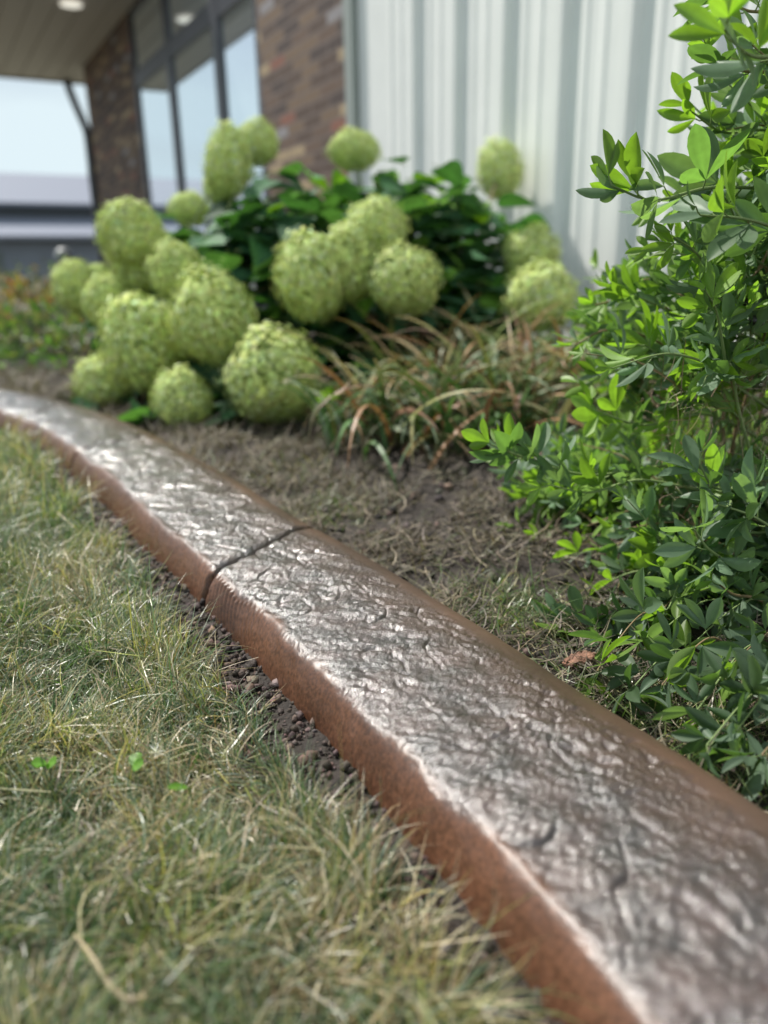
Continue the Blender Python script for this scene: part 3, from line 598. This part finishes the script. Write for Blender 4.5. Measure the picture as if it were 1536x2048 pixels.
# body of the bush: limbs with side shoots
for q in range(54):
    y = rng.uniform(480, 1360) if q % 4 else rng.uniform(120, 620)
    xl = np.interp(y, [0, 200, 420, 500, 600, 700, 850, 1000, 1150, 1330], [1530, 1520, 1510, 1440, 1330, 1270, 1300, 1270, 1250, 1260])
    x = xl + (1640 - xl) * rng.uniform(0.02, 1); d_ = rng.uniform(.74, 1.15)
    if y > 1150: d_ = rng.uniform(.70, .85)
    tipP = at(x, y, d_); tipP[2] = max(tipP[2], .06); b = B0 + np.array([rng.normal(0, .06), rng.normal(0, .06), 0]); mid = (b + tipP) / 2 + np.array([rng.normal(0, .03), rng.normal(0, .03), .07])
    main = [b, mid, tipP + [.03, .02, .01], tipP]; sides = []
    mp_ = bez(main, 20)
    for kx in (8, 11, 14, 16):
        e = mp_[kx] + nrmz(rdir(1)[0] * [1, 1, .7] + nrmz(tipP - b) * .8) * rng.uniform(.07, .13); e[2] = max(e[2], .05)
        sides.append([mp_[kx], (mp_[kx] + e) / 2 + [0, 0, .012], e])
    sprig(bushr, main, 10, size=rng.uniform(.029, .037), age=.45, up=.6, start=.3, sides=sides)
rear = bush('false_indigo_bush', 'smaller out-of-focus leafy plant behind, low between the bush on the right and the bare bed', 'bush', np.array([.42, 1.22, .04]))
for _ in range(20):
    x = rng.uniform(1010, 1280); d_ = rng.uniform(.93, 1.15); y = np.interp(x, [1000, 1280], [1095, 1080]) + rng.uniform(-85, 85)
    e = at(x, y, d_); e[2] = max(e[2], .055); b = np.array([.38, 1.2, .04]) + np.array([rng.normal(0, .05), rng.normal(0, .05), 0]); main = [b, (b + e) / 2 + [0, 0, .04], e]; mp_ = bez(main, 12); sides = []
    for kx in (6, 9):
        e2 = mp_[kx] + nrmz(rdir(1)[0] * [1, 1, .5] + [-.5, 0, .3]) * .07; e2[2] = max(e2[2], .05); sides.append([mp_[kx], (mp_[kx] + e2) / 2 + [0, 0, .01], e2])
    sprig(rear, main, 9, size=0.0349, age=.3, up=.7, start=.3, sides=sides)
for _ in range(14):
    x = rng.uniform(1150, 1330); y = rng.uniform(580, 830); d_ = rng.uniform(1.2, 1.5); e = at(x, y, d_); b = np.array([.42, 1.3, .04]); main = [b, (b + e) / 2 + [.05, 0, .05], e]; mp_ = bez(main, 12); sides = []
    for kx in (6, 9):
        e2 = mp_[kx] + nrmz(rdir(1)[0] * [1, 1, .5] + [-.3, 0, .4]) * .08; sides.append([mp_[kx], (mp_[kx] + e2) / 2 + [0, 0, .01], e2])
    sprig(rear, main, 10, size=0.0383, age=.35, up=.7, start=.3, sides=sides)
# dry twig tangle inside
G = Geo(); N = 3600
X = np.array([at(rng.uniform(1310, 1640), rng.uniform(740, 1420), rng.uniform(.76, 1.15)) for _ in range(N)]); X = X[X[:, 2] > .035]; N = len(X)
V, Fq, cc = ribbons(X, rng.uniform(0, 6.3, N), rng.uniform(.4, 2.2, N), rng.normal(0, 1.0, N), rng.uniform(.02, .07, N), rng.uniform(.0005, .0012, N), pick([(.22, .16, .11), (.34, .27, .19), (.12, .08, .055), (.42, .36, .27)], [3, 2, 2, 1], N), 5, rng.normal(0, 1.5, N)); V[:, 2] = np.maximum(V[:, 2], .03)
G.add(V, Fq, cc)
tw = G.build('dry_twigs', M['straw'], bushr)
# dark seed pods
pmx = mat('seed_pod', col=(.018, .014, .013), rough=.3, spec=.6, bump=.3)
for (px, py, d_) in ((1512, 642, .80), (1500, 606, .83)):
    P = at(px, py, d_); g_ = Geo(); t = np.linspace(-1, 1, 11); path = P + np.outer(t * .010, [.9, .1, -.2]); g_.tube(path, .0055 * np.sqrt(np.clip(1 - t ** 2, .0, 1)) + .0004, 10); g_.build('seed_pod', pmx, bushr, True)
# dew on a few near leaves
wm = bpy.data.materials.new('water'); wm.use_nodes = True; p = wm.node_tree.nodes['Principled BSDF']; p.inputs['Transmission Weight'].default_value = 1; p.inputs['IOR'].default_value = 1.33; p.inputs['Roughness'].default_value = 0
ph_, th_ = np.meshgrid(np.linspace(0, np.pi, 7), np.linspace(0, 2 * np.pi, 9)[:-1], indexing='ij'); sp_ = np.stack([np.sin(ph_) * np.cos(th_), np.sin(ph_) * np.sin(th_), np.cos(ph_)], -1).reshape(-1, 3)
ii = np.arange(6)[:, None] * 8 + np.arange(8)[None]; jj = np.arange(6)[:, None] * 8 + (np.arange(8) + 1)[None] % 8; fq_ = np.stack([ii, ii + 8, jj + 8, jj], -1).reshape(-1, 4)
g_ = Geo()
for P, r_ in DR: g_.add(P + np.array([0, 0, r_ * .7]) + sp_ * r_, fq_)
tag(g_.build('dew_drops', wm, bushr, True), kind='stuff')
# ------------------------------------------------------------------ low shrubs far left
def low_shrub(c, rx, rz, n, cols, pr, label, L_=.045):
    root = empty('low_shrub', c, label, 'shrub')
    D = rdir(n); D[:, 2] = np.abs(D[:, 2]); rr = rng.uniform(.45, 1, (n, 1)) ** .6 * (1 + .25 * perlin(D[:, 0] * 3 + c[0], D[:, 1] * 3 + D[:, 2] * 2, 71)[:, None])
    P = c + D * rr * np.array([rx, rx, rz]); V, Fq, cc = leaves(P, nrmz(D + rdir(n) * .7), rdir(n) + [0, 0, 1.], L_ * rng.uniform(.6, 1.3, n), L_ * .45 * rng.uniform(.7, 1.2, n), pick(cols, pr, n, .25), 'ovate', .2, .2, 4, 2, .1)
    g_ = Geo(); g_.add(V, Fq, cc); g_.build('foliage', M['leaf'], root, True)
    g_ = Geo()
    for _ in range(16):
        e = c + rdir(1)[0] * np.array([rx, rx, 0]) * .7 + np.array([0, 0, rz * rng.uniform(.5, .9)]); g_.tube(bez([c, c * .5 + e * .5 + [0, 0, .03], e], 6), np.linspace(.004, .0015, 6), 5, (.14, .10, .06))
    g_.build('stems', M['stem'], root, True)
gn = [(.045, .09, .03), (.07, .12, .055), (.11, .14, .07), (.12, .10, .06)]
def gp(px, py, Y, z=.0): p = at(px, py, Y); p[2] = z; return p
low_shrub(gp(150, 700, 3.1), .36, .26, 900, gn, [3, 3, 2, 1], 'low green shrub just left of the hydrangea heads')
low_shrub(gp(30, 700, 3.4), .34, .25, 800, gn, [2, 3, 3, 2], 'grey-green low shrub at the left edge of the photo, behind the curb')
low_shrub(gp(85, 640, 4.4), .55, .34, 1100, [(.17, .075, .04), (.13, .10, .05), (.09, .10, .045)], [2, 3, 3], 'rusty red and brown low shrub below the far building')
low_shrub(gp(-20, 640, 5.4), .8, .40, 1200, [(.11, .12, .07), (.14, .12, .08), (.07, .09, .045)], [2, 2, 2], 'olive brown low shrub farthest to the left')
low_shrub(gp(150, 610, 5.8), .7, .42, 900, [(.11, .12, .07), (.15, .11, .07), (.07, .10, .045)], [2, 2, 2], 'dull brown shrub behind the leftmost flower head')

# ------------------------------------------------------------------ building
Dw = 1.93
dW = np.array([-.49167, .87078, 0]); nW = np.array([-.87078, -.49167, 0]); up_ = np.array([0, 0, 1.])
def WP(s, off, z): return dW * s + nW * (-Dw + off) + up_ * z
bld = empty('building', WP(4, 0, 0), 'long building with white ribbed metal wall, brown brick piers and dark framed windows', 'building')
def wbox(g_, s0, s1, o0, o1, z0, z1, col=None): g_.box(WP(s0, o0, z0), dW * (s1 - s0), nW * (o1 - o0), up_ * (z1 - z0), col)
# ribbed metal siding (profile extruded vertically)
sp = .3048; ph0 = 1.302 * Dw
prf = []
nrib = int((3.62 + 5) / sp) + 2
for kx in range(-24, 5):
    s0 = ph0 + kx * sp
    if s0 + .27 > 3.62: break
    prf += [(s0 - .036, 0), (s0 - .016, .023), (s0 + .016, .023), (s0 + .036, 0), (s0 + .095, 0), (s0 + .108, .003), (s0 + .128, .003), (s0 + .141, 0), (s0 + .178, 0), (s0 + .191, .003), (s0 + .211, .003), (s0 + .224, 0)]
prf = [p for p in prf if p[0] < 3.61] + [(3.63, 0)]
Vv = []; 
for (s, o) in prf: Vv += [WP(s, o - .024, -.05), WP(s, o - .024, 4.6)]
Fq = np.array([[2 * i, 2 * i + 1, 2 * i + 3, 2 * i + 2] for i in range(len(prf) - 1)])
msd = mat('white_siding', col=(.80, .81, .79), rough=.5, spec=.4, noise=.03, nscale=6)
mesh('metal_siding', np.array(Vv), Fq, msd, bld)
g_ = Geo(); wbox(g_, prf[0][0], 3.63, -.25, -.04, -.05, 4.6); g_.build('wall', msd, bld)
g_ = Geo(); wbox(g_, 3.63, 3.71, -.02, .008, -.05, 4.6); g_.build('corner_trim', mat('corner_trim', col=(.30, .33, .31), rough=.5), bld)
# brick
def brick_mat():
    m = bpy.data.materials.new('brick'); m.use_nodes = True; t = m.node_tree; p = t.nodes['Principled BSDF']; l = t.links.new
    co = t.nodes.new('ShaderNodeUVMap'); b = t.nodes.new('ShaderNodeTexBrick'); l(co.outputs['UV'], b.inputs['Vector'])
    b.inputs['Scale'].default_value = 1; b.inputs['Brick Width'].default_value = .215; b.inputs['Row Height'].default_value = .060; b.inputs['Mortar Size'].default_value = .0055; b.inputs['Bias'].default_value = 0
    b.inputs['Color1'].default_value = (0, 0, 0, 1); b.inputs['Color2'].default_value = (1, 1, 1, 1); b.inputs['Mortar'].default_value = (.5, .5, .5, 1)
    r = t.nodes.new('ShaderNodeValToRGB'); r.color_ramp.interpolation = 'CONSTANT'; e = r.color_ramp.elements
    e[0].position = 0; e[0].color = (.095, .060, .046, 1); e[1].position = .28; e[1].color = (.14, .088, .064, 1)
    for ps, cl_ in ((.46, (.070, .047, .042)), (.60, (.18, .118, .078)), (.83, (.38, .28, .17)), (.92, (.24, .10, .07)), (.96, (.27, .25, .26))):
        q = e.new(ps); q.color = (*cl_, 1)
    l(b.outputs['Color'], r.inputs['Fac'])
    mx = t.nodes.new('ShaderNodeMix'); mx.data_type = 'RGBA'; l(b.outputs['Fac'], mx.inputs['Factor']); l(r.outputs['Color'], mx.inputs['A']); mx.inputs['B'].default_value = (.17, .13, .115, 1)
    n = t.nodes.new('ShaderNodeTexNoise'); n.inputs['Scale'].default_value = 25; n.inputs['Detail'].default_value = 5; l(co.outputs['UV'], n.inputs['Vector'])
    mm = t.nodes.new('ShaderNodeVectorMath'); mm.operation = 'SCALE'; mr = t.nodes.new('ShaderNodeMapRange'); mr.inputs['To Min'].default_value = .6; mr.inputs['To Max'].default_value = 1.4; l(n.outputs['Fac'], mr.inputs['Value'])
    l(mx.outputs['Result'], mm.inputs[0]); l(mr.outputs['Result'], mm.inputs['Scale']); l(mm.outputs[0], p.inputs['Base Color']); p.inputs['Roughness'].default_value = .85
    bp = t.nodes.new('ShaderNodeBump'); bp.inputs['Distance'].default_value = .008; bp.inputs['Strength'].default_value = .8; bp.invert = True; l(b.outputs['Fac'], bp.inputs['Height']); l(bp.outputs['Normal'], p.inputs['Normal'])
    return m
M['brick'] = brick_mat()
def brick_pier(s0, s1, o0, o1, z1):
    g_ = Geo(); wbox(g_, s0, s1, o0, o1, -.05, z1); o = g_.build('brick_pier', M['brick'], bld)
    uv = o.data.uv_layers.new(name='UVMap'); me = o.data
    for pgn in me.polygons:
        nn = pgn.normal
        for li in pgn.loop_indices:
            co = me.vertices[me.loops[li].vertex_index].co
            a = co.dot(Vector(dW)) if abs(nn.dot(Vector(nW))) > .5 else co.dot(Vector(nW)); uv.data[li].uv = (a, co.z + .05)
brick_pier(3.71, 4.80, -.25, .003, 2.52); brick_pier(7.82, 10.0, -.25, .003, 2.52)
# brick above/below windows
g_ = Geo(); wbox(g_, 3.71, 10.0, -.25, .0, 2.52, 3.4); g_.build('upper_wall', mat('upper_wall', col=(.09, .07, .06), rough=.8), bld)
fm = mat('window_frame', col=(.06, .062, .075), rough=.4, spec=.5)
gm_ = bpy.data.materials.new('glass_pane'); gm_.use_nodes = True; p = gm_.node_tree.nodes['Principled BSDF']
p.inputs['Base Color'].default_value = (.72, .80, .86, 1); p.inputs['Metallic'].default_value = .85; p.inputs['Roughness'].default_value = .03
panes = [(4.80, 5.53), (5.53, 6.68), (6.68, 7.82)]
panes = [(4.80, 5.56), (5.56, 6.70), (6.70, 7.82)]
for (a, b) in panes:
    for (z0, z1) in ((.12, 1.99), (1.99, 2.52)):
        wf = Geo(); t_ = .062
        wbox(wf, a, a + t_, -.12, .0, z0, z1); wbox(wf, b - t_, b, -.12, .0, z0, z1); wbox(wf, a + t_, b - t_, -.12, -.003, z0, z0 + t_); wbox(wf, a + t_, b - t_, -.12, -.003, z1 - t_, z1)
        fo = wf.build('window', fm, bld)
        gg = Geo(); wbox(gg, a + t_, b - t_, -.035, -.020, z0 + t_, z1 - t_); go_ = gg.build('pane', gm_, None); go_.data.transform(Matrix.Translation(-bld.location)); go_.parent = fo
g_ = Geo(); wbox(g_, 4.80, 7.82, -.2, .02, -.05, .12); g_.build('window_sill', mat('sill', col=(.22, .2, .19), rough=.8), bld)
g_ = Geo(); wbox(g_, 4.8, 7.82, -.9, -.85, 0, 2.52); g_.build('interior_wall', mat('interior_wall', col=(.03, .03, .03)), bld)
# soffit with grooves along the wall, fascia, lights
sm = mat('soffit', col=(.60, .57, .56), rough=.6); S0, S1, O1 = 6.25, 10.80, 1.08
g_ = Geo(); edges = np.arange(-.02, O1 + .3, .2)
for a in edges:
    b = min(a + .185, O1)
    if b <= a: break
    wbox(g_, S0, S1, a, b, 2.52, 2.56)
wbox(g_, S0, S1, -.02, O1, 2.535, 2.58); wbox(g_, 10.0, S1, -1.2, -.02, 2.52, 2.58)
g_.build('soffit', sm, bld)
g_ = Geo(); wbox(g_, S0 - .02, S1 + .02, O1, O1 + .03, 2.50, 2.74); wbox(g_, S1, S1 + .02, -1.2, O1, 2.50, 2.74); wbox(g_, S0 - .02, S0, 0, O1, 2.50, 2.74); g_.build('fascia', mat('fascia', col=(.22, .21, .19), rough=.5), bld)
g_ = Geo(); wbox(g_, S0 - .02, S1 + .02, -1.2, O1 + .03, 2.741, 2.80); g_.build('roof', mat('roof', col=(.12, .12, .12), rough=.6), bld)
lm = bpy.data.materials.new('soffit_lamp'); lm.use_nodes = True; pp = lm.node_tree.nodes['Principled BSDF']; pp.inputs['Base Color'].default_value = (.9, .9, .8, 1); pp.inputs['Emission Color'].default_value = (1, .97, .85, 1); pp.inputs['Emission Strength'].default_value = .55
for s in (7.75, 6.2):
    g_ = Geo(); c0 = WP(s, .47, 2.50); g_.tube([c0, c0 + [0, 0, .03]], [.09, .1], 20)
    V = [c0 + np.array([.09 * math.cos(a), .09 * math.sin(a), -.001]) for a in np.linspace(0, 2 * math.pi, 20, endpoint=False)]
    lo = mesh('recessed_lamp', V, [list(range(20))[::-1]], lm, bld)
# downspout
dm = mat('downspout', col=(.045, .047, .055), rough=.4, spec=.5)
g_ = Geo(); g_.tube(bez([WP(10.72, .06, 2.53), WP(10.70, .06, 2.45), WP(10.45, .05, 2.22), WP(10.15, .04, 1.98), WP(10.06, .03, 1.85), WP(10.06, .03, 1.5)], 24), .045, 8); g_.tube([WP(10.06, .03, 1.5), WP(10.06, .03, 0)], .05, 8); g_.build('downspout', dm, bld, True)

# ------------------------------------------------------------------ far building, aligned like the near one
FY = 46.0
ex = np.array([nW[0], nW[1], 0]) * -1.0             # runs to the right and away
c0 = at(150, 500, FY); c0[2] = 0
def FP(a, b, z): return c0 + ex * a + dW * b + up_ * z
far = empty('far_building', c0, 'low grey building far off at the left, with two tiers of pale metal roof', 'building')
def fbox(name, a0, a1, b0, b1, z0, z1, m, par=far):
    g_ = Geo(); g_.box(FP(a0, b0, z0), ex * (a1 - a0), dW * (b1 - b0), up_ * (z1 - z0)); return g_.build(name, m, par)
def zpx(y, Y=FY, x=90): return at(x, y, Y)[2]
z_top, z_r0, z_r1, z_e, z_b = zpx(334), zpx(404), zpx(434), zpx(474), -.6
rm_ = mat('pale_metal_roof', col=(.22, .235, .29), rough=.7, spec=.1); wm_ = mat('far_wall', col=(.20, .215, .25), rough=.7, noise=.08, nscale=.7); dk = mat('dark_band', col=(.035, .045, .06), rough=.3)
fbox('wall', -32, 10, .8, 14, z_b, z_e, wm_)
def slope(name, z0, z1, b0, b1, m):
    V = [FP(-33, b0, z0), FP(11, b0, z0), FP(11, b1, z1), FP(-33, b1, z1)]; V += [v - up_ * .18 for v in V]
    mesh(name, V, [[0, 1, 2, 3], [4, 7, 6, 5], [0, 4, 5, 1], [1, 5, 6, 2], [2, 6, 7, 3], [3, 7, 4, 0]], m, far)
slope('lower_roof', z_e + .05, z_r1 + .12, 0, 3.2, rm_); fbox('clerestory', -32, 10, 3.3, 13, z_r1 - .2, z_r0 + .15, dk); slope('upper_roof', z_r0 + .1, z_top + .45, 2.6, 8.5, rm_)
dr = mat('door_panel', col=(.13, .15, .14), rough=.6)
for a in (-5.2, -9.5, -14, -20): 
    d_o = fbox('door', a, a + 1.5, .72, .80, z_b, 1.35, dr); gq = Geo(); gq.box(FP(a + .2, .69, -.4), ex * 1.1, dW * .03, up_ * .7); q_ = gq.build('panel', mat('door_inset', col=(.22, .23, .22), rough=.6), None); q_.data.transform(Matrix.Translation(-far.location)); q_.parent = d_o
# dark post with a grey cap in front of it
pb = at(128, 520, 9.0); pb[2] = -.07; post = empty('bollard_light', pb, 'dark post with a grey domed cap standing behind the leftmost flower head', 'bollard')
hz = at(128, 515, 9.0)[2]; g_ = Geo(); g_.tube([pb, [pb[0], pb[1], hz]], [.06, .055], 14, (.02, .02, .03)); g_.build('post', mat('post_metal', col=(.02, .022, .03), rough=.4), post, True)
g_ = Geo(); t = np.linspace(0, 1, 8); g_.tube(np.array([[pb[0], pb[1], hz - .005 + .11 * q] for q in t]), .09 * np.sqrt(np.clip(1 - t ** 2.5, .001, 1)), 16); g_.build('cap', mat('cap_metal', col=(.30, .31, .32), rough=.4), post, True)

# ------------------------------------------------------------------ small things on the ground
g_ = Geo(); r = ray(1160, 1330); Pb = np.array([0, 0, H]) + r * (.045 - H) / r[2]
t = np.linspace(-1, 1, 14); th = np.linspace(0, 2 * np.pi, 12, endpoint=False)
V = np.array([[Pb[0] + a * .016 + .002 * math.sin(b * 3), Pb[1] + .010 * math.sqrt(max(1 - a * a, .02)) * math.cos(b) + .007 * a, Pb[2] + .006 + .006 * math.sqrt(max(1 - a * a, .02)) * math.sin(b)] for a in t for b in th]); V += rng.normal(0, .0009, V.shape)
i = np.arange(13)[:, None] * 12 + np.arange(12)[None]; j = np.arange(13)[:, None] * 12 + (np.arange(12) + 1)[None] % 12
o = mesh('bark_chip', V, np.stack([i, j, j + 12, i + 12], -1).reshape(-1, 4), mat('bark', col=(.20, .10, .065), rough=.8, noise=.5, nscale=150, bump=1, bscale=300)); tag(o, 'reddish brown bark chip lying by the edging under the bush', 'bark chip')
def lawn_pt(px, py, z): r = ray(px, py); return np.array([0, 0, H]) + r * (z - H) / r[2]
for (px, py, lb, cnt) in ((265, 1532, 'small bright green clover leaf in the middle of the grass', 2), (95, 1527, 'small round green weed leaf in the grass near the left edge', 3), (378, 1575, 'tiny green and yellow leaf pointing up in the grass', 1)):
    P = lawn_pt(px, py, .072); root = empty('clover', [P[0], P[1], .02], lb, 'clover'); gq = Geo(); gs = Geo(); gs.tube(bez([[P[0], P[1], .015], [P[0] + .002, P[1], .035], P], 6), .0006, 5, (.12, .2, .05)); gs.build('stem', M['stem'], root)
    for q in range(cnt):
        a = q * 2.1 + rng.uniform(0, 6); V, Fq, cc = leaves(P[None], np.array([[math.cos(a), math.sin(a), .5]]), np.array([[-.3, -.5, 1.]]), np.array([.011 if cnt > 1 else .015]), np.array([.010 if cnt > 1 else .006]), np.array([[.12, .27, .03]]), 'round', .2, .1, 5, 4, .3); gq.add(V, Fq, cc)
    gq.build('leaf', M['leaf'], root, True)
pts = [lawn_pt(150, 1870, .070), lawn_pt(185, 1915, .080), lawn_pt(215, 1965, .078), lawn_pt(250, 1998, .074), lawn_pt(290, 1995, .070)]
g_ = Geo(); g_.tube(bez(pts, 24), np.linspace(.0009, .0015, 24), 8, (.38, .31, .20)); o = g_.build('dry_stalk', M['straw'], None, True); tag(o, 'curved tan dry stalk lying on the grass at the lower left', 'stalk')
P = lawn_pt(312, 1505, .072); N = 46; dd = rdir(N); dd[:, 2] = np.abs(dd[:, 2]); V, Fq, cc = leaves(np.tile(P, (N, 1)), dd, rdir(N), rng.uniform(.005, .011, N), np.full(N, .0003), np.tile([.75, .75, .72], (N, 1)), 'lance', 0, 0, 2, 1, 0)
g_ = Geo(); g_.add(V, Fq, cc); o = g_.build('seed_fluff', M['straw']); tag(o, 'white wisp of seed fluff caught in the grass', 'seed fluff')
